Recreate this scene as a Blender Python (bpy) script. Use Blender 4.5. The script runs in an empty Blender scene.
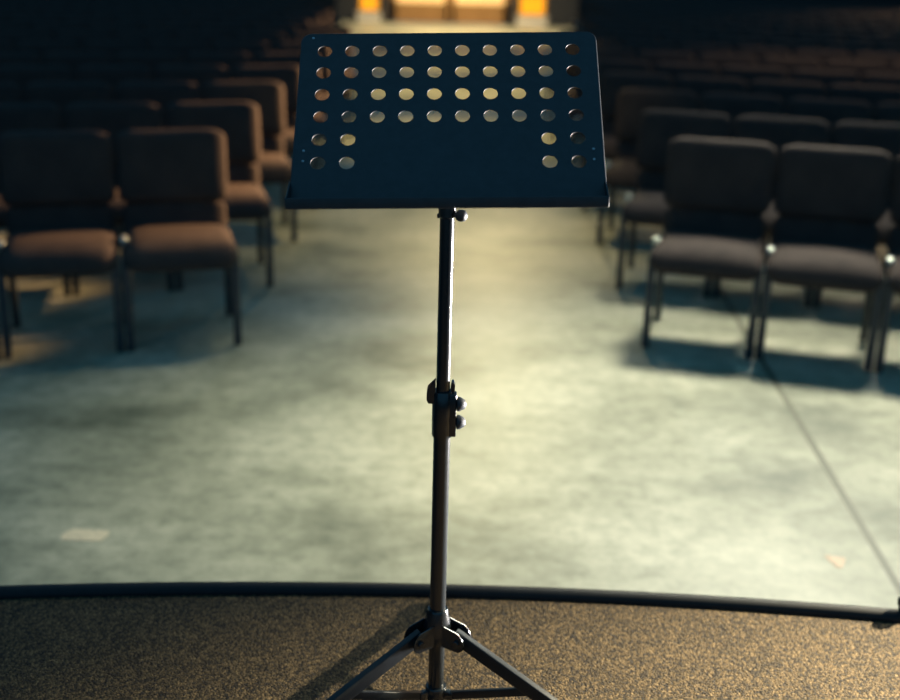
import bpy, bmesh, math, random
from mathutils import Vector, Matrix
random.seed(7)
S = bpy.context.scene
COL = S.collection
PI = math.pi
STAGE = 0.456            # height of the stage above the hall floor

# ------------------------------------------------------------------ materials
def mat(name, base, rough=0.5, metal=0.0, spec=0.5):
    m = bpy.data.materials.new(name); m.use_nodes = True
    b = m.node_tree.nodes['Principled BSDF']
    b.inputs['Base Color'].default_value = (*base, 1)
    b.inputs['Roughness'].default_value = rough
    b.inputs['Metallic'].default_value = metal
    b.inputs['Specular IOR Level'].default_value = spec
    return m, m.node_tree.nodes, m.node_tree.links, b

def noise(N, L, scale, detail=4, rough=0.55, coord='Object', stretch=None):
    tc = N.new('ShaderNodeTexCoord'); n = N.new('ShaderNodeTexNoise')
    n.inputs['Scale'].default_value = scale; n.inputs['Detail'].default_value = detail
    n.inputs['Roughness'].default_value = rough
    if stretch:
        mp = N.new('ShaderNodeMapping'); mp.inputs['Scale'].default_value = stretch
        L.new(tc.outputs[coord], mp.inputs['Vector']); L.new(mp.outputs[0], n.inputs['Vector'])
    else:
        L.new(tc.outputs[coord], n.inputs['Vector'])
    return n

def ramp(N, L, src, stops):
    r = N.new('ShaderNodeValToRGB'); L.new(src, r.inputs['Fac'])
    e = r.color_ramp.elements
    while len(e) < len(stops): e.new(0.5)
    for k, (p, c) in enumerate(stops):
        e[k].position = p; e[k].color = (*c, 1)
    return r

def bump(N, L, b, src, strength, dist):
    bp = N.new('ShaderNodeBump'); bp.inputs['Strength'].default_value = strength
    bp.inputs['Distance'].default_value = dist
    L.new(src, bp.inputs['Height']); L.new(bp.outputs[0], b.inputs['Normal'])
    return bp

def fabric_mat(name, c0, c1):
    m, N, L, b = mat(name, c0, 0.85, 0, 0.12)
    n = noise(N, L, 9, 5)
    r = ramp(N, L, n.outputs['Fac'], [(0.35, c0), (0.65, c1)]); L.new(r.outputs[0], b.inputs['Base Color'])
    n2 = noise(N, L, 420, 2); bump(N, L, b, n2.outputs['Fac'], 0.35, 0.002)
    b.inputs['Sheen Weight'].default_value = 0.05
    b.inputs['Sheen Roughness'].default_value = 0.5
    b.inputs['Sheen Tint'].default_value = (0.55, 0.36, 0.22, 1)
    return m

def painted_mat(name, c, rough, metal=0.0, nb=0.0, spec=0.5):
    m, N, L, b = mat(name, c, rough, metal)
    n = noise(N, L, 60, 3)
    r = ramp(N, L, n.outputs['Fac'], [(0.3, tuple(x*0.85 for x in c)), (0.7, tuple(min(1, x*1.15) for x in c))])
    L.new(r.outputs[0], b.inputs['Base Color'])
    b.inputs['Specular IOR Level'].default_value = spec
    if nb:
        n2 = noise(N, L, 900, 2); bump(N, L, b, n2.outputs['Fac'], nb, 0.0004)
    return m

M_FAB = fabric_mat('brown_fabric', (0.044, 0.035, 0.033), (0.060, 0.046, 0.042))
M_LEG = painted_mat('chair_metal', (0.035, 0.045, 0.055), 0.42)
M_CHROME = painted_mat('bright_bracket', (0.62, 0.66, 0.58), 0.28, 0.6)
M_STAND = painted_mat('stand_black', (0.030, 0.036, 0.040), 0.5, 0.0, 0.10)
M_TUBE = painted_mat('stand_tube_black', (0.010, 0.015, 0.019), 0.2, 0.0, 0.0, 0.8)
M_TRIPOD = painted_mat('tripod_black', (0.010, 0.015, 0.019), 0.36, 0.0, 0.0, 0.4)
M_KNOB = painted_mat('knob_black', (0.02, 0.028, 0.036), 0.5)
M_RUBBER = painted_mat('rubber_black', (0.02, 0.026, 0.03), 0.6)
M_STEEL = painted_mat('bolt_steel', (0.45, 0.48, 0.5), 0.35, 0.9)

def carpet_mat():
    m, N, L, b = mat('brown_loop_carpet', (0.1, 0.08, 0.05), 0.8, 0, 0.35)
    tc = N.new('ShaderNodeTexCoord')
    v = N.new('ShaderNodeTexVoronoi'); v.inputs['Scale'].default_value = 235
    v.inputs['Randomness'].default_value = 1.0
    L.new(tc.outputs['Object'], v.inputs['Vector'])
    r = ramp(N, L, v.outputs['Color'], [(0.15, (0.008, 0.008, 0.009)), (0.5, (0.060, 0.041, 0.020)), (0.9, (0.23, 0.158, 0.075))])
    n = noise(N, L, 7, 4)
    mx = N.new('ShaderNodeMix'); mx.data_type = 'RGBA'; mx.blend_type = 'MULTIPLY'
    mx.inputs['Factor'].default_value = 0.45
    r2 = ramp(N, L, n.outputs['Fac'], [(0.3, (0.55, 0.55, 0.55)), (0.7, (1, 1, 1))])
    L.new(r.outputs[0], mx.inputs['A']); L.new(r2.outputs[0], mx.inputs['B'])
    L.new(mx.outputs['Result'], b.inputs['Base Color'])
    inv = N.new('ShaderNodeMath'); inv.operation = 'SUBTRACT'; inv.inputs[0].default_value = 1.0
    mu = N.new('ShaderNodeMath'); mu.operation = 'MULTIPLY'; mu.inputs[1].default_value = 1.4
    L.new(v.outputs['Distance'], mu.inputs[0]); L.new(mu.outputs[0], inv.inputs[1])
    n3 = noise(N, L, 420, 2)
    ad = N.new('ShaderNodeMath'); ad.operation = 'ADD'
    L.new(inv.outputs[0], ad.inputs[0]); L.new(n3.outputs['Fac'], ad.inputs[1])
    bump(N, L, b, ad.outputs[0], 1.0, 0.0034)
    return m
M_CARPET = carpet_mat()

def floor_mat():
    m, N, L, b = mat('sealed_concrete', (0.4, 0.4, 0.33), 0.45, 0, 0.5)
    n = noise(N, L, 1.1, 8, 0.62, stretch=(1.0, 1.5, 1))
    r = ramp(N, L, n.outputs['Fac'], [(0.32, (0.15, 0.165, 0.115)), (0.46, (0.34, 0.345, 0.25)), (0.60, (0.50, 0.49, 0.37))])
    n2 = noise(N, L, 14, 5, 0.7)
    r2 = ramp(N, L, n2.outputs['Fac'], [(0.35, (0.55, 0.58, 0.55)), (0.60, (1.0, 1.0, 1.0))])
    mx = N.new('ShaderNodeMix'); mx.data_type = 'RGBA'; mx.blend_type = 'MULTIPLY'; mx.inputs['Factor'].default_value = 0.8
    L.new(r.outputs[0], mx.inputs['A']); L.new(r2.outputs[0], mx.inputs['B'])
    # saw-cut control joint running away from the stage (x = 1.249 + 0.0378 y)
    tc = N.new('ShaderNodeTexCoord'); sp = N.new('ShaderNodeSeparateXYZ'); L.new(tc.outputs['Object'], sp.inputs[0])
    def mth(op, a, bb):
        k = N.new('ShaderNodeMath'); k.operation = op
        for i, x in enumerate((a, bb)):
            if x is None: continue
            if isinstance(x, (int, float)): k.inputs[i].default_value = x
            else: L.new(x, k.inputs[i])
        return k.outputs[0]
    line = mth('MULTIPLY_ADD', sp.outputs['Y'], 0.0378)
    line.node.inputs[2].default_value = 1.249
    d = mth('ABSOLUTE', mth('SUBTRACT', sp.outputs['X'], line), None)
    f1 = mth('LESS_THAN', d, 0.013)
    mp2 = N.new('ShaderNodeMix'); mp2.data_type = 'RGBA'
    L.new(f1, mp2.inputs['Factor']); L.new(mx.outputs['Result'], mp2.inputs['A'])
    mp2.inputs['B'].default_value = (0.085, 0.09, 0.055, 1)
    L.new(mp2.outputs['Result'], b.inputs['Base Color'])
    rr = N.new('ShaderNodeMapRange'); rr.inputs['To Min'].default_value = 0.34; rr.inputs['To Max'].default_value = 0.55
    L.new(n2.outputs['Fac'], rr.inputs['Value']); L.new(rr.outputs[0], b.inputs['Roughness'])
    bump(N, L, b, n.outputs['Fac'], 0.08, 0.02)
    return m
M_FLOOR = floor_mat()

def wood_mat(name, c0, c1, rough=0.4):
    m, N, L, b = mat(name, c0, rough)
    n = noise(N, L, 6, 6, 0.6, stretch=(6, 6, 0.6))
    r = ramp(N, L, n.outputs['Fac'], [(0.3, c0), (0.7, c1)]); L.new(r.outputs[0], b.inputs['Base Color'])
    return m
M_WOOD = wood_mat('door_wood', (0.30, 0.155, 0.05), (0.42, 0.23, 0.085))
M_DARKWOOD = wood_mat('dark_jamb_wood', (0.035, 0.026, 0.022), (0.06, 0.045, 0.035))
M_WALL = painted_mat('dark_wall_paint', (0.030, 0.032, 0.036), 0.8)
M_WHITE = painted_mat('white_paint', (0.78, 0.72, 0.62), 0.5)
M_TAPE = painted_mat('cream_tape', (0.72, 0.62, 0.44), 0.6)
M_TAPE2 = painted_mat('pink_tape', (0.74, 0.52, 0.36), 0.6)
M_SKIRT = painted_mat('stage_skirt_black', (0.02, 0.024, 0.03), 0.6)
M_NOSE = painted_mat('edge_rubber', (0.010, 0.013, 0.016), 0.5, 0.0, 0.0, 0.25)

def glow_mat(name, c, k):
    m, N, L, b = mat(name, c, 0.3)
    n = noise(N, L, 1.3, 2)
    r = ramp(N, L, n.outputs['Fac'], [(0.3, tuple(x*0.8 for x in c)), (0.7, c)])
    L.new(r.outputs[0], b.inputs['Emission Color']); b.inputs['Emission Strength'].default_value = k
    return m
M_AMBER = glow_mat('amber_lit_glass', (1.0, 0.44, 0.015), 0.62)
M_PANE = glow_mat('warm_lit_glass', (1.0, 0.66, 0.27), 0.60)

# ------------------------------------------------------------------ helpers
def put(name, bm, m, parent=None, smooth=True, angle=40):
    me = bpy.data.meshes.new(name)
    bmesh.ops.recalc_face_normals(bm, faces=bm.faces)
    bm.to_mesh(me); bm.free(); me.materials.append(m)
    if smooth:
        for p in me.polygons: p.use_smooth = True
        me.set_sharp_from_angle(angle=math.radians(angle))
    o = bpy.data.objects.new(name, me); COL.objects.link(o)
    if parent: o.parent = parent
    return o

def empty(name, loc, rz, label, cat, group=None):
    o = bpy.data.objects.new(name, None); COL.objects.link(o)
    o.empty_display_size = 0.1
    o.location = loc; o.rotation_euler = (0, 0, rz)
    o['label'] = label; o['category'] = cat
    if group: o['group'] = group
    return o

def structure(o, label=None):
    o['kind'] = 'structure'
    if label: o['label'] = label
    return o

def rbox(bm, size, r, M=Matrix(), deform=None, mid=3):
    """box with rounded edges, optional deform, placed by matrix M"""
    h = [s/2 for s in size]
    rr = [min(x, y*0.98) for x, y in zip(r if isinstance(r, (tuple, list)) else (r, r, r), h)]
    def axis(a, r):
        a0 = a - r
        inner = [-a0 + 2*a0*k/(mid+1) for k in range(mid+2)]
        out = [0.36, 0.66, 0.88, 1.0] if mid else [0.62, 1.0]
        return [-a0-k*r for k in reversed(out)] + inner + [a0+k*r for k in out]
    X = [axis(a, r_) for a, r_ in zip(h, rr)]
    new = []
    for ax in range(3):
        b_, c_ = [k for k in range(3) if k != ax]
        for sgn in (-1, 1):
            g = []
            for u in X[b_]:
                row = []
                for w in X[c_]:
                    p = [0, 0, 0]; p[ax] = sgn*h[ax]; p[b_] = u; p[c_] = w
                    q = Vector([max(-(h[k]-rr[k]), min(h[k]-rr[k], p[k])) for k in range(3)])
                    d = Vector([(p[k]-q[k])/rr[k] for k in range(3)])
                    if d.length > 1e-9: d.normalize()
                    v = q + Vector([d[k]*rr[k] for k in range(3)])
                    row.append(bm.verts.new(v)); new.append(row[-1])
                g.append(row)
            for i in range(len(g)-1):
                for j in range(len(g[0])-1):
                    bm.faces.new((g[i][j], g[i+1][j], g[i+1][j+1], g[i][j+1]))
    bmesh.ops.remove_doubles(bm, verts=new, dist=1e-6)
    new = [v for v in new if v.is_valid]
    if deform:
        for v in new: v.co = deform(v.co.copy())
    for v in new: v.co = M @ v.co
    return new

def frame_from(p, q, roll=Vector((0, 0, 1))):
    p, q = Vector(p), Vector(q)
    z = (q-p).normalized()
    x = roll.cross(z)
    if x.length < 1e-5: x = Vector((1, 0, 0))
    x.normalize(); y = z.cross(x)
    m = Matrix((x, y, z)).transposed().to_4x4(); m.translation = (p+q)/2
    return m

def bar(bm, p, q, w, t, r=0.002, roll=Vector((0, 0, 1))):
    rbox(bm, (w, t, (Vector(q)-Vector(p)).length), r, frame_from(p, q, roll), mid=0)

def cyl(bm, p, q, r0, r1=None, seg=24, bev=0.0):
    """turned rod from p to q with softened ends"""
    r1 = r0 if r1 is None else r1
    L = (Vector(q)-Vector(p)).length
    m = frame_from(p, q)
    prof = [(0, -L/2), (r0-bev, -L/2), (r0, -L/2+bev), (r1, L/2-bev), (r1-bev, L/2), (0, L/2)] if bev else \
           [(0, -L/2), (r0, -L/2), (r1, L/2), (0, L/2)]
    lathe(bm, prof, m, seg)

def lathe(bm, prof, m=Matrix(), seg=24):
    rings = []
    for rr, z in prof:
        if rr < 1e-7: rings.append([bm.verts.new(m @ Vector((0, 0, z)))])
        else: rings.append([bm.verts.new(m @ Vector((rr*math.cos(2*PI*k/seg), rr*math.sin(2*PI*k/seg), z))) for k in range(seg)])
    for a, b in zip(rings, rings[1:]):
        for k in range(seg):
            k2 = (k+1) % seg
            if len(a) == 1 and len(b) == 1: continue
            if len(a) == 1: bm.faces.new((a[0], b[k], b[k2]))
            elif len(b) == 1: bm.faces.new((a[k], a[k2], b[0]))
            else: bm.faces.new((a[k], a[k2], b[k2], b[k]))

def tube(bm, pts, r, seg=10):
    """round tube along a polyline"""
    pts = [Vector(p) for p in pts]; rings = []
    for i, p in enumerate(pts):
        t = (pts[min(i+1, len(pts)-1)] - pts[max(i-1, 0)]).normalized()
        ref = Vector((1, 0, 0)) if abs(t.x) < 0.9 else Vector((0, 1, 0))
        u = t.cross(ref).normalized(); w = t.cross(u)
        rings.append([bm.verts.new(p + r*(math.cos(2*PI*k/seg)*u + math.sin(2*PI*k/seg)*w)) for k in range(seg)])
    for a, b in zip(rings, rings[1:]):
        for k in range(seg):
            bm.faces.new((a[k], a[(k+1) % seg], b[(k+1) % seg], b[k]))
    bm.faces.new(rings[0][::-1]); bm.faces.new(rings[-1])

def prism(bm, poly, M, depth):
    """2-D outline (x,y) extruded along local z by depth"""
    a = [bm.verts.new(M @ Vector((x, y, 0))) for x, y in poly]
    b = [bm.verts.new(M @ Vector((x, y, depth))) for x, y in poly]
    bm.faces.new(a[::-1]); bm.faces.new(b)
    for k in range(len(poly)):
        k2 = (k+1) % len(poly)
        bm.faces.new((a[k], a[k2], b[k2], b[k]))

def box(bm, lo, hi):
    lo, hi = Vector(lo), Vector(hi)
    m = Matrix.Translation((lo+hi)/2) @ Matrix.Diagonal((*(hi-lo), 1))
    bmesh.ops.create_cube(bm, size=1, matrix=m)

# ------------------------------------------------------------------ setting
bm = bmesh.new(); box(bm, (-11, -5, -0.12), (11, 27.5, 0))
structure(put('floor', bm, M_FLOOR, smooth=False), 'sealed mottled concrete hall floor')
bm = bmesh.new()
DX0, DX1 = -1.50, 1.10            # double door opening at the far end of the aisle
AMB = [(-2.22, -1.74), (1.30, 1.93)]  # amber side lights
Y0 = 27.5
def wallseg(x0, x1, z0, z1): box(bm, (x0, Y0, z0), (x1, Y0+0.2, z1))
wallseg(-11, AMB[0][0], 0, 5.6); wallseg(AMB[0][1], DX0, 0, 2.6); wallseg(DX1, AMB[1][0], 0, 2.6); wallseg(AMB[1][1], 11, 0, 5.6)
wallseg(AMB[0][0], AMB[1][1], 2.6, 5.6)
for a in AMB: wallseg(a[0], a[1], 0, 0.20)
structure(put('wall_back', bm, M_WALL, smooth=False), 'dark wall at the far end of the aisle')
for nm, x in (('wall_left', -11), ('wall_right', 11)):
    bm = bmesh.new(); box(bm, (min(x, x+math.copysign(0.2, x)), -5, -0.12), (max(x, x+math.copysign(0.2, x)), 27.7, 5.6))
    structure(put(nm, bm, M_WALL, smooth=False), 'dark side wall of the hall')
for i, (a, b) in enumerate(AMB):
    bm = bmesh.new()
    for x0, x1, z0, z1 in ((a, a+0.05, 0.20, 2.6), (b-0.05, b, 0.20, 2.6), (a, b, 0.20, 0.24), (a, b, 2.55, 2.6)):
        box(bm, (x0, Y0-0.02, z0), (x1, Y0+0.1, z1))
    w = structure(put('window_%d' % (i+1), bm, M_WOOD, smooth=False), 'amber lit side window beside the far doors')
    bm = bmesh.new(); box(bm, (a+0.05, Y0+0.03, 0.24), (b-0.05, Y0+0.045, 2.55)); put('pane', bm, M_AMBER, w, False)
    bm = bmesh.new(); box(bm, (a-0.02, Y0-0.14, 0), (b+0.02, Y0-0.001, 0.18)); box(bm, (a-0.05, Y0-0.17, 0.18), (b+0.05, Y0-0.001, 0.21))
    structure(put('trim_%d' % (i+2), bm, M_WHITE, smooth=False), 'white ledge below amber window')
mid = (DX0+DX1)/2
for i, (a, b) in enumerate(((DX0, mid-0.005), (mid+0.005, DX1))):
    bm = bmesh.new()
    for x0, x1, z0, z1 in ((a, a+0.12, 0.01, 2.4), (b-0.12, b, 0.01, 2.4), (a, b, 0.01, 0.42), (a, b, 2.25, 2.4), (a, b, 1.0, 1.1)):
        box(bm, (x0, Y0+0.04, z0), (x1, Y0+0.09, z1))
    if i == 0: box(bm, (b-0.04, Y0+0.02, 0.01), (b+0.05, Y0+0.04, 2.4))
    d = structure(put('door_%d' % (i+1), bm, M_WOOD, smooth=False), 'wooden glazed door at the aisle end')
    bm = bmesh.new(); box(bm, (a+0.12, Y0+0.055, 0.42), (b-0.12, Y0+0.07, 1.0)); box(bm, (a+0.12, Y0+0.055, 1.1), (b-0.12, Y0+0.07, 2.25))
    put('pane', bm, M_PANE, d, False)
    bm = bmesh.new(); s = b-0.06 if i == 0 else a+0.06
    tube(bm, [(s, Y0+0.04, 0.92), (s, Y0-0.02, 0.94), (s, Y0-0.02, 1.2), (s, Y0+0.04, 1.22)], 0.012); put('handle', bm, M_STEEL, d)
bm = bmesh.new()
box(bm, (DX0-0.12, Y0-0.03, 0), (DX0, Y0+0.1, 2.55)); box(bm, (DX1, Y0-0.03, 0), (DX1+0.12, Y0+0.1, 2.55)); box(bm, (DX0, Y0-0.03, 2.42), (DX1, Y0+0.1, 2.55))
structure(put('trim_1', bm, M_DARKWOOD, smooth=False), 'dark door frame at the aisle end')

# stage with a shallow curved front edge
SX, SR = 0.014, 8.40
SCY = 2.332 - SR
def edge(x): return SCY + math.sqrt(SR*SR - (x-SX)**2)
xs = [-4.4 + 8.8*k/80 for k in range(81)]
bm = bmesh.new()
prism(bm, [(x, edge(x)) for x in xs] + [(4.4, -3.5), (-4.4, -3.5)], Matrix(), STAGE-0.006)
stg = structure(put('stage_platform', bm, M_SKIRT, smooth=False), 'low curved stage the music stand is on')
bm = bmesh.new()
prism(bm, [(x, edge(x)-0.012) for x in xs] + [(4.4, -3.5), (-4.4, -3.5)], Matrix.Translation((0, 0, STAGE-0.006)), 0.006)
put('carpet', bm, M_CARPET, stg, False)['label'] = 'brown speckled loop carpet'
bm = bmesh.new()
tube(bm, [(x, edge(x)-0.012, STAGE+0.001) for x in xs], 0.019, 14)
structure(put('trim_4', bm, M_NOSE), 'black rounded edging along the stage front')

# ------------------------------------------------------------------ chairs
def make_chair():
    root = empty('church_chair', (0, 0, 0), 0, 'brown padded church chair', 'chair', 'padded chairs in the hall rows')
    # local frame: front legs at y=0, sitter faces -y
    bm = bmesh.new()
    def seat_def(v):
        crown = 0.016*(1-(v.x/0.25)**2)*(1-(v.y/0.25)**2)
        if v.z > 0: v.z += crown
        if v.y < -0.12: v.z -= 0.55*(v.y+0.12)**2 * 4
        return v
    rbox(bm, (0.51, 0.50, 0.100), (0.075, 0.075, 0.048), Matrix.Translation((0, 0.195, 0.437)), seat_def, 5)
    put('seat', bm, M_FAB, root)
    rec = Matrix.Translation((0, 0.435, 0.49)) @ Matrix.Rotation(math.radians(-11), 4, 'X')
    bm = bmesh.new()
    def back_def(v):
        v.y += 0.05*(v.x/0.25)**2*-0.35
        if v.y < 0: v.y -= 0.012*(1-(v.x/0.25)**2)*(1-(v.z/0.2)**2)
        return v
    rbox(bm, (0.51, 0.080, 0.350), (0.090, 0.039, 0.045), rec @ Matrix.Translation((0, 0, 0.268)), back_def, 5)
    put('backrest', bm, M_FAB, root)
    bm = bmesh.new()
    rbox(bm, (0.485, 0.062, 0.150), (0.080, 0.030, 0.030), rec @ Matrix.Translation((0, 0.004, 0.030)), None, 3)
    put('lumbar_pad', bm, M_FAB, root)
    bm = bmesh.new()
    for s in (-1, 1):
        bar(bm, rec @ Vector((s*0.205, 0.045, -0.10)), rec @ Vector((s*0.205, 0.045, 0.36)), 0.03, 0.018, 0.004, Vector((0, 1, 0)))
    bar(bm, rec @ Vector((-0.205, 0.048, 0.20)), rec @ Vector((0.205, 0.048, 0.20)), 0.03, 0.012, 0.003)
    put('back_frame', bm, M_LEG, root)
    for s in (-1, 1):
        bm = bmesh.new()
        bar(bm, (s*0.2405, 0.0, 0.0), (s*0.2405, 0.012, 0.440), 0.036, 0.030, 0.009, Vector((0, 1, 0)))
        put('leg', bm, M_LEG, root)
        bm = bmesh.new()
        bar(bm, (s*0.2405, 0.475, 0.0), (s*0.236, 0.405, 0.430), 0.036, 0.028, 0.009, Vector((0, 1, 0)))
        put('leg', bm, M_LEG, root)
        bm = bmesh.new()
        bar(bm, (s*0.237, 0.0, 0.400), (s*0.233, 0.42, 0.392), 0.026, 0.03, 0.006)
        put('side_rail', bm, M_LEG, root)
    bm = bmesh.new()
    rbox(bm, (0.034, 0.07, 0.034), 0.010, Matrix.Translation((-0.2435, 0.17, 0.478)), mid=0)
    rbox(bm, (0.008, 0.03, 0.09), 0.003, Matrix.Translation((-0.2545, 0.17, 0.435)), mid=0)
    put('ganging_bracket', bm, M_CHROME, root)
    return root

def dup(root):
    r = root.copy(); COL.objects.link(r)
    for ch in root.children:
        c = ch.copy(); COL.objects.link(c); c.parent = r
    return r

ORD = ['front', 'second', 'third', 'fourth', 'fifth', 'sixth', 'seventh', 'eighth', 'ninth', 'tenth', 'eleventh',
       'twelfth', 'thirteenth', 'fourteenth', 'fifteenth', 'sixteenth', 'seventeenth', 'eighteenth']
SEAT = ['aisle', 'second', 'third', 'fourth', 'fifth', 'sixth', 'seventh', 'eighth', 'ninth', 'tenth', 'eleventh',
        'twelfth', 'thirteenth', 'fourteenth', 'fifteenth', 'sixteenth', 'seventeenth', 'eighteenth', 'nineteenth', 'twentieth']
YAW = math.radians(15.3)
proto = make_chair(); first = True; count = 0
ROWS = 17
for n in range(ROWS):
    for side in (-1, 1):
        x0 = -0.987 if side < 0 else 0.926
        y0 = (5.278 if side < 0 else 5.404) + 1.0*n
        skip = 0 if n < 8 else (1 if n < 11 else 2)
        for k in range(skip, 20):
            d = 0.24 + 0.527*k
            x = x0 + side*d*math.cos(YAW); y = y0 - d*math.sin(YAW)
            lim = 0.395*(y+0.9) + 0.05
            if abs(x) - 0.24 > lim: break
            c = proto if first else dup(proto); first = False
            c.location = (x, y, 0)
            c.rotation_euler = (0, 0, (YAW if side < 0 else -YAW) + math.radians(random.uniform(-0.35, 0.35)))
            sd = 'left' if side < 0 else 'right'
            if k == 0: lab = 'brown padded church chair on the aisle end of the %s row, %s of the aisle' % (ORD[n], sd)
            else: lab = 'brown padded church chair, %s from the aisle in the %s row %s of the aisle' % (SEAT[k], ORD[n], sd)
            c['label'] = lab; count += 1
print('chairs', count)

# ------------------------------------------------------------------ music stand
SY = 1.90                               # pole position
st = empty('music_stand', (-0.010, SY, STAGE), 0, 'black perforated music stand on a tripod standing on the carpeted stage', 'music stand')
W = lambda x, y, z: Vector((x+0.010, y-SY, z-STAGE))     # world -> stand-local

# desk frame: U across, V up the panel, Nn out of the front face
yaw, roll_, tilt = math.radians(-2.138), math.radians(2.786), math.radians(46.58)
ux = Vector((math.cos(yaw), math.sin(yaw), 0)); n0 = Vector((-math.sin(yaw), math.cos(yaw), 0))
vv = Vector((0, 0, 1))*math.cos(tilt) + n0*math.sin(tilt)
U = ux*math.cos(roll_) + vv*math.sin(roll_); V = -ux*math.sin(roll_) + vv*math.cos(roll_)
Nn = U.cross(V)
O = W(-0.0104, 1.8727, 1.4860)
DM = Matrix((U, V, Nn)).transposed().to_4x4(); DM.translation = O      # local (u, v, n)
if (DM.to_3x3() @ Vector((0, 0, 1))).y > 0: print('normal check')
p = 0.0455; HR = 0.0119
PW, VT, VB = 0.2425, 5*p+0.0365, -0.076
bm = bmesh.new()
def vt(u, v): return bm.verts.new((u, v, 0))
SEG = 24
def square_pt(a, h):
    c, s = math.cos(a), math.sin(a); k = h/max(abs(c), abs(s)); return c*k, s*k
for i in range(10):
    for j in range(6):
        cu, cv = (i-4.5)*p, j*p
        hole = j >= 2 or i in (0, 1, 8, 9)
        angs = [2*PI*k/SEG + PI/SEG*0 for k in range(SEG)]
        out = [vt(cu+square_pt(a, p/2)[0], cv+square_pt(a, p/2)[1]) for a in angs]
        if hole:
            inn = [vt(cu+HR*math.cos(a), cv+HR*math.sin(a)) for a in angs]
            for k in range(SEG):
                k2 = (k+1) % SEG
                bm.faces.new((out[k], out[k2], inn[k2], inn[k]))
        else:
            bm.faces.new(out)
g0, g1, h0, h1 = -5*p, 5*p, -p/2, 5.5*p
pts_u = sorted({round((i-4.5)*p+square_pt(2*PI*k/SEG, p/2)[0], 6) for i in range(10) for k in range(SEG)})
pts_v = sorted({round(j*p+square_pt(2*PI*k/SEG, p/2)[1], 6) for j in range(6) for k in range(SEG)})
RC = 0.015
def arc(cx, cy, r, a0, a1, n=6): return [(cx+r*math.cos(a0+(a1-a0)*k/n), cy+r*math.sin(a0+(a1-a0)*k/n)) for k in range(n+1)]
# margins: left, right, top (rounded corners), bottom
bm.faces.new([vt(-PW, h0), vt(g0, h0)] + [vt(g0, v) for v in pts_v[1:-1]] + [vt(g0, h1), vt(g0, VT)] + [vt(*q) for q in arc(-PW+RC, VT-RC, RC, PI/2, PI)[1:]])
bm.faces.new([vt(g1, h0), vt(PW, h0)] + [vt(*q) for q in arc(PW-RC, VT-RC, RC, 0, PI/2)[:-1]] + [vt(g1, VT), vt(g1, h1)] + [vt(g1, v) for v in reversed(pts_v[1:-1])])
bm.faces.new([vt(g0, h1)] + [vt(u, h1) for u in pts_u[1:-1]] + [vt(g1, h1), vt(g1, VT), vt(g0, VT)])
bm.faces.new([vt(-PW, VB), vt(PW, VB), vt(PW, h0), vt(g1, h0)] + [vt(u, h0) for u in reversed(pts_u[1:-1])] + [vt(g0, h0), vt(-PW, h0)])
bmesh.ops.remove_doubles(bm, verts=bm.verts, dist=1e-5)
bmesh.ops.recalc_face_normals(bm, faces=bm.faces)
bmesh.ops.solidify(bm, geom=bm.faces[:], thickness=0.0014)
# rolled side and top edges folded to the back of the sheet
def fold(path):
    prof = [(0.0, 0.0002), (0.0016, -0.0002), (0.0027, -0.0013), (0.0032, -0.003), (0.0032, -0.012), (0.0018, -0.012), (0.0016, -0.0035), (0.0, -0.0016)]
    rings = []
    for q, t in path:
        nrm = Vector((t[1], -t[0]))
        rings.append([bm.verts.new((q[0]+nrm.x*a, q[1]+nrm.y*a, b)) for a, b in prof])
    for a, b in zip(rings, rings[1:]):
        for k in range(len(prof)):
            k2 = (k+1) % len(prof); bm.faces.new((a[k], a[k2], b[k2], b[k]))
    bm.faces.new(rings[0]); bm.faces.new(rings[-1][::-1])
path = [((PW, VB), (0, 1)), ((PW, VT-RC), (0, 1))]
path += [((PW-RC+RC*math.cos(a), VT-RC+RC*math.sin(a)), (-math.sin(a), math.cos(a))) for a in [PI/2*k/6 for k in range(1, 7)]]
path += [((-PW+RC+RC*math.cos(a), VT-RC+RC*math.sin(a)), (-math.sin(a), math.cos(a))) for a in [PI/2+PI/2*k/6 for k in range(7)]]
path += [((-PW, VB), (0, -1))]
fold(path)
for v in bm.verts: v.co = DM @ v.co
desk = put('desk_panel', bm, M_STAND, st, True, 25)
for u, v in ((-PW+0.014, 0.004), (-PW+0.014, 0.024), (PW-0.014, 0.004), (PW-0.014, 0.024), (-PW+0.017, VT-0.008)):
    bm = bmesh.new(); lathe(bm, [(0, 0.0016), (0.0012, 0.0014), (0.0022, 0.0006), (0.0026, 0.0), (0.0026, -0.003), (0, -0.003)], DM @ Matrix.Translation((u, v, 0)), 12)
    put('rivet', bm, M_STEEL, desk)

# ledge: a level tray along the bottom of the desk with a turned-up lip and end gussets
ax = U.normalized(); fwd = Vector((ax.y, -ax.x, 0)).normalized(); upv = ax.cross(fwd)
if upv.z < 0: upv = -upv
TO = DM @ Vector((-0.0012, VB+0.002, 0.0))
TM = Matrix((ax, fwd, upv)).transposed().to_4x4(); TM.translation = TO
bm = bmesh.new()
LW = 0.2430; LD = 0.046
rbox(bm, (2*LW, LD, 0.0016), 0.0007, TM @ Matrix.Translation((0, LD/2, 0)), mid=0)
rbox(bm, (2*LW, 0.0022, 0.017), 0.001, TM @ Matrix.Translation((0, LD, 0.0077)), mid=0)
for s in (-1, 1):
    GM = TM @ Matrix.Translation((s*LW-0.0008, 0, 0)) @ Matrix(((0, 0, 1, 0), (1, 0, 0, 0), (0, 1, 0, 0), (0, 0, 0, 1)))
    prism(bm, [(-0.022, 0.022), (0, -0.0008), (LD, -0.0008), (LD, 0.016), (0.030, 0.016), (-0.012, 0.030)], GM, 0.0016)
put('ledge', bm, M_STAND, st, True, 30)

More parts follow.
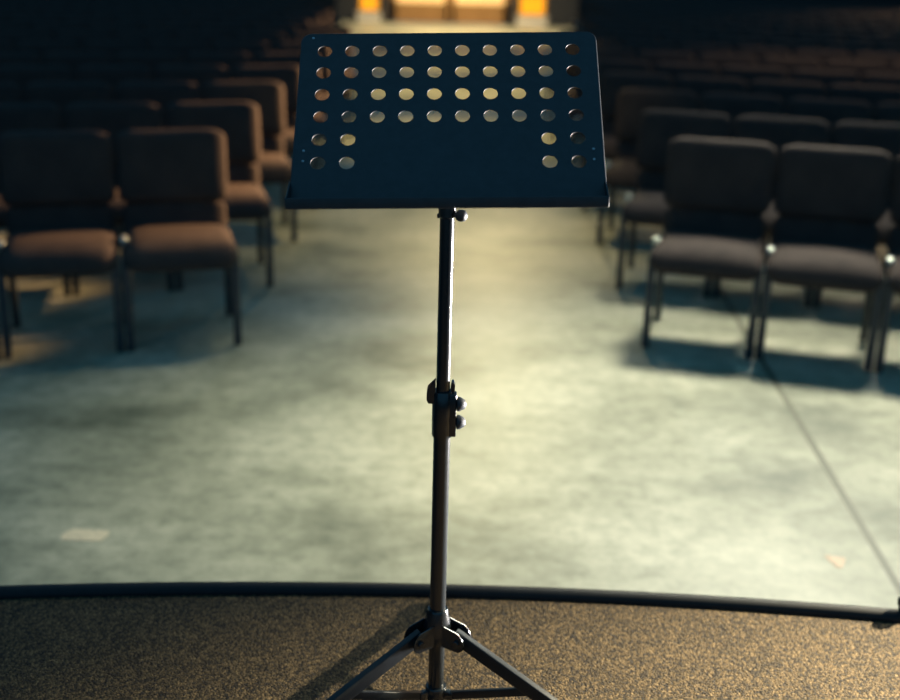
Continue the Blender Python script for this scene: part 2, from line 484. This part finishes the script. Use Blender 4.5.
# tilt bracket behind the desk
zt = lambda z: z-STAGE
bm = bmesh.new()
rbox(bm, (0.10, 0.11, 0.004), 0.0015, DM @ Matrix.Translation((0, 0.012, -0.004)), mid=0)
for s in (-1, 1):
    rbox(bm, (0.003, 0.075, 0.034), 0.001, DM @ Matrix.Translation((s*0.014, 0.010, -0.021)), mid=0)
put('tilt_bracket', bm, M_STAND, st)
bm = bmesh.new()
cyl(bm, (0, 0, zt(1.392)), (0, 0, zt(1.425)), 0.0145, 0.0145, 24, 0.002)
cyl(bm, (0, 0, zt(1.425)), (0, 0, zt(1.470)), 0.0105, 0.0105, 20)
cyl(bm, (-0.0165, 0, zt(1.394)), (-0.012, 0, zt(1.394)), 0.004, 0.004, 12, 0.001)
put('pole_head', bm, M_TUBE, st)
bm = bmesh.new()
kx, ky, kz = 0.022, -0.012, zt(1.398)
lathe(bm, [(0, -0.008), (0.005, -0.008), (0.009, -0.005), (0.010, 0), (0.009, 0.006), (0.006, 0.009), (0, 0.010)],
      Matrix.Translation((kx, ky, kz)) @ Matrix.Rotation(PI/2, 4, 'Y') @ Matrix.Rotation(0.5, 4, 'X'), 14)
cyl(bm, (0.008, -0.006, kz), (kx, ky, kz), 0.004, 0.004, 10)
put('tilt_knob', bm, M_KNOB, st)

bm = bmesh.new(); cyl(bm, (0, 0, zt(1.03)), (0, 0, zt(1.40)), 0.0118, 0.0118, 32, 0.0006)
put('upper_tube', bm, M_TUBE, st)
bm = bmesh.new(); cyl(bm, (0, 0, 0.022), (0, 0, zt(1.03)), 0.0145, 0.0145, 32, 0.0006)
put('lower_tube', bm, M_TUBE, st)

# height clutch
bm = bmesh.new()
lathe(bm, [(0, zt(1.010)), (0.0165, zt(1.010)), (0.0178, zt(1.013)), (0.0178, zt(1.090)), (0.0165, zt(1.093)), (0, zt(1.093))], Matrix(), 28)
rbox(bm, (0.014, 0.018, 0.078), 0.002, Matrix.Translation((0.0165, -0.004, zt(1.052))), mid=0)
clutch = put('height_clutch', bm, M_TUBE, st)
bm = bmesh.new()
prism(bm, [(-0.0125, zt(1.112)), (-0.026, zt(1.098)), (-0.0275, zt(1.090)), (-0.0275, zt(1.078)), (-0.024, zt(1.072)), (-0.016, zt(1.072)), (-0.0125, zt(1.08))],
      Matrix(((1, 0, 0, 0), (0, 0, 1, -0.010), (0, 1, 0, 0), (0, 0, 0, 1))), 0.020)
prism(bm, [(0.0125, zt(1.088)), (0.0195, zt(1.088)), (0.0205, zt(1.104)), (0.018, zt(1.110)), (0.0145, zt(1.110)), (0.0125, zt(1.10))],
      Matrix(((1, 0, 0, 0), (0, 0, 1, -0.006), (0, 1, 0, 0), (0, 0, 0, 1))), 0.014)
put('release_lever', bm, M_TUBE, clutch)
for z in (1.0705, 1.0375):
    bm = bmesh.new()
    lathe(bm, [(0, 0), (0.005, 0), (0.005, 0.002), (0.0105, 0.0024), (0.0128, 0.004), (0.0122, 0.008), (0.008, 0.0155), (0.004, 0.018), (0, 0.0182)],
          Matrix.Translation((0.0215, -0.004, zt(z))) @ Matrix.Rotation(PI/2, 4, 'Y'), 16)
    put('clamp_knob', bm, M_KNOB, clutch)

# tripod
HZ = 0.178
bm = bmesh.new()
lathe(bm, [(0, 0.150), (0.0235, 0.150), (0.025, 0.153), (0.025, 0.185), (0.0215, 0.196), (0.0195, 0.212), (0.018, 0.216), (0, 0.216)], Matrix(), 28)
AZ = [math.radians(a) for a in (213, 336, 90.6)]
for a in AZ:
    R_ = Matrix.Rotation(a, 4, 'Z')
    for s in (-1, 1):
        prism(bm, [(0.018, 0.150), (0.050, 0.146), (0.058, 0.152), (0.060, 0.164), (0.056, 0.176), (0.048, 0.184), (0.018, 0.192)],
              R_ @ Matrix(((1, 0, 0, 0), (0, 0, 1, s*0.0165-0.0012), (0, 1, 0, 0), (0, 0, 0, 1))), 0.0026)
hub = put('tripod_hub', bm, M_TUBE, st, True, 30)
for a in AZ:
    R_ = Matrix.Rotation(a, 4, 'Z'); bm = bmesh.new()
    cyl(bm, R_ @ Vector((0.046, -0.023, 0.165)), R_ @ Vector((0.046, 0.023, 0.165)), 0.006, 0.006, 12, 0.001)
    put('pivot_bolt', bm, M_TUBE, hub)
RF = 0.375
def legpt(r): return 0.165 - (r-0.046)*(0.165-0.014)/(RF-0.046)
for a in AZ:
    R_ = Matrix.Rotation(a, 4, 'Z'); bm = bmesh.new()
    side = R_ @ Vector((0, 1, 0))
    P, Q = R_ @ Vector((0.034, 0, legpt(0.034))), R_ @ Vector((RF, 0, legpt(RF)))
    bar(bm, P, Q, 0.014, 0.026, 0.002, side.cross((Q-P).normalized()))
    leg = put('leg', bm, M_TRIPOD, st)
    bm = bmesh.new()
    d = (Q-P).normalized()
    lathe(bm, [(0, -0.03), (0.016, -0.03), (0.017, -0.026), (0.016, 0.004), (0.012, 0.010), (0, 0.012)], Matrix.Translation(Q + Vector((0, 0, 0.003))) @ Vector((0, 0, 1)).rotation_difference(d).to_matrix().to_4x4(), 16)
    put('rubber_foot', bm, M_RUBBER, leg)
bm = bmesh.new()
lathe(bm, [(0, 0.026), (0.0185, 0.026), (0.020, 0.029), (0.020, 0.050), (0.0185, 0.053), (0, 0.053)], Matrix(), 24)
for a in AZ:
    R_ = Matrix.Rotation(a, 4, 'Z')
    rbox(bm, (0.020, 0.012, 0.018), 0.002, R_ @ Matrix.Translation((0.026, 0, 0.040)), mid=0)
put('brace_collar', bm, M_TUBE, st)
for a in AZ:
    R_ = Matrix.Rotation(a, 4, 'Z'); bm = bmesh.new()
    P, Q = R_ @ Vector((0.028, 0, 0.040)), R_ @ Vector((0.185, 0, legpt(0.185)-0.004))
    side = R_ @ Vector((0, 1, 0))
    bar(bm, P, Q, 0.008, 0.016, 0.0015, side.cross((Q-P).normalized()))
    put('brace', bm, M_TRIPOD, st)

# ------------------------------------------------------------------ small things
def patch(name, outline, z0, t, m, label, cat, grp=None):
    bm = bmesh.new(); cx = sum(x for x, _ in outline)/len(outline); cy = sum(y for _, y in outline)/len(outline)
    prism(bm, [(x-cx, y-cy) for x, y in outline], Matrix(), t)
    o = put(name, bm, m, None, False); o.location = (cx, cy, z0)
    o['label'] = label; o['category'] = cat
    if grp: o['group'] = grp
    return o
patch('floor_tape', [(-1.206, 3.355), (-1.08, 3.352), (-1.066, 3.395), (-1.072, 3.425), (-1.19, 3.432), (-1.212, 3.40)], 0.0005, 0.0012, M_TAPE, 'cream strip of tape stuck on the concrete at left, close to the stage edge', 'tape', 'tape marks on the floor')
patch('floor_tape', [(1.20, 3.385), (1.262, 3.37), (1.235, 3.31), (1.218, 3.31)], 0.0005, 0.0012, M_TAPE2, 'small pale pink scrap of tape on the concrete beside the saw-cut joint', 'tape', 'tape marks on the floor')
patch('floor_tape', [(1.29, 5.09), (1.385, 5.085), (1.38, 5.15), (1.30, 5.16)], 0.0005, 0.0012, M_TAPE, 'cream tape mark on the floor beneath the right front row chair legs', 'tape', 'tape marks on the floor')

bm = bmesh.new()
lathe(bm, [(0, 0), (0.012, 0), (0.012, 0.010), (0.015, 0.014), (0.0165, 0.022), (0.015, 0.029), (0.009, 0.034), (0, 0.035)], Matrix(), 20)
o = put('edge_knob', bm, M_RUBBER); o.location = (0.990, 2.264, STAGE+0.018)
o['label'] = 'small black rounded knob on the stage edging at far right'; o['category'] = 'knob'

# ------------------------------------------------------------------ light
def area(name, loc, target, size, energy, color, spread=180, shape='RECTANGLE', sy=None):
    l = bpy.data.lights.new(name, 'AREA'); l.shape = shape; l.size = size; l.size_y = sy or size
    l.energy = energy; l.color = color; l.spread = math.radians(spread)
    o = bpy.data.objects.new(name, l); COL.objects.link(o); o.location = loc
    o.rotation_euler = (Vector(target)-Vector(loc)).to_track_quat('-Z', 'Y').to_euler()
    return o
def spot(name, loc, target, energy, color, angle, blend=0.6, rad=0.12):
    l = bpy.data.lights.new(name, 'SPOT'); l.energy = energy; l.color = color
    l.spot_size = math.radians(angle); l.spot_blend = blend; l.shadow_soft_size = rad
    o = bpy.data.objects.new(name, l); COL.objects.link(o); o.location = loc
    o.rotation_euler = (Vector(target)-Vector(loc)).to_track_quat('-Z', 'Y').to_euler()
    return o
# downlights over the aisle, a spotlight onto the open floor
for i, (y, e) in enumerate(((8.0, 560), (11.8, 1300), (15.5, 1500), (19.0, 1200))):
    spot('aisle_downlight', (0.15, y, 5.2), (-0.02, y-0.3, 0), e, (1.0, 0.72, 0.26), 40, 1.0, 0.15)
spot('aisle_spot', (0.5, 18.5, 4.9), (0.25, 5.2, 0), 1050, (1.0, 0.82, 0.42), 15, 1.0, 0.3)
spot('floor_spot', (3.1, 8.9, 6.4), (1.1, 4.25, 0), 5000, (1.0, 0.96, 0.76), 30, 0.8, 0.8)
spot('floor_spot', (0.4, 8.0, 6.5), (-0.80, 4.0, 0), 750, (1.0, 0.93, 0.58), 21, 1.0, 0.5)  # unseen fill added to lift the left side of the floor
# unseen narrow spots added to rim-light the aisle ends of the left block
for n in range(11):
    y = 5.66 + n
    spot('left_rim_fill', (2.6, y+1.9, 1.75), (-1.00, y, 0.74), 3600 if n == 0 else 5200, (1.0, 0.60, 0.28), 11, 0.5, 0.05)
area('door_fill', (0.0, 24.0, 4.6), (0, 25.5, 0), 1.2, 170, (1.0, 0.76, 0.42), 90)  # unseen, added to brighten the white ledges at the far wall
area('hall_lamp_right', (8.5, 20.5, 4.2), (7.2, 16.0, 0.5), 0.8, 150, (1.0, 0.66, 0.36), 70)
spot('row_top_fill', (3.6, 10.6, 5.6), (3.4, 9.3, 0), 700, (1.0, 0.66, 0.36), 62, 1.0, 0.2)  # unseen, added to light the chair tops of the right block
# stage spotlight high on the right side of the hall
spot('stage_spot', (3.4, 3.5, 2.3), (1.15, 1.65, 0.45), 5000, (1.0, 0.85, 0.58), 42, 1.0, 0.06)

# unseen low light added at right to rim the music stand's edges
area('stand_rim_fill', (3.2, 3.3, 0.28), (0.0, 1.9, 1.12), 0.7, 75, (1.0, 0.92, 0.88), 40, sy=0.35)

w = bpy.data.worlds.new('hall_air'); S.world = w; w.use_nodes = True
bg = w.node_tree.nodes['Background']
bg.inputs['Color'].default_value = (0.16, 0.58, 1.0, 1); bg.inputs['Strength'].default_value = 0.28

# ------------------------------------------------------------------ camera
cd = bpy.data.cameras.new('camera'); cam = bpy.data.objects.new('camera', cd); COL.objects.link(cam)
P_, R0 = math.radians(19), math.radians(1.5)
fw = Vector((0, math.cos(P_), -math.sin(P_))); u0 = Vector((0, math.sin(P_), math.cos(P_))); r0 = Vector((1, 0, 0))
rt = math.cos(R0)*r0 + math.sin(R0)*u0; up = -math.sin(R0)*r0 + math.cos(R0)*u0
cm = Matrix((rt, up, -fw)).transposed().to_4x4(); cm.translation = (0, 0, 1.82)
cam.matrix_world = cm
cd.sensor_width = 36; cd.sensor_fit = 'HORIZONTAL'; cd.lens = 48
cd.dof.use_dof = True; cd.dof.focus_distance = 2.02; cd.dof.aperture_fstop = 2.2
S.camera = cam

vs = S.view_settings
S.display_settings.display_device = 'sRGB'
vs.view_transform = 'Standard'; vs.look = 'None'; vs.gamma = 1; vs.use_curve_mapping = False; vs.exposure = 0
S.cycles.use_denoising = True
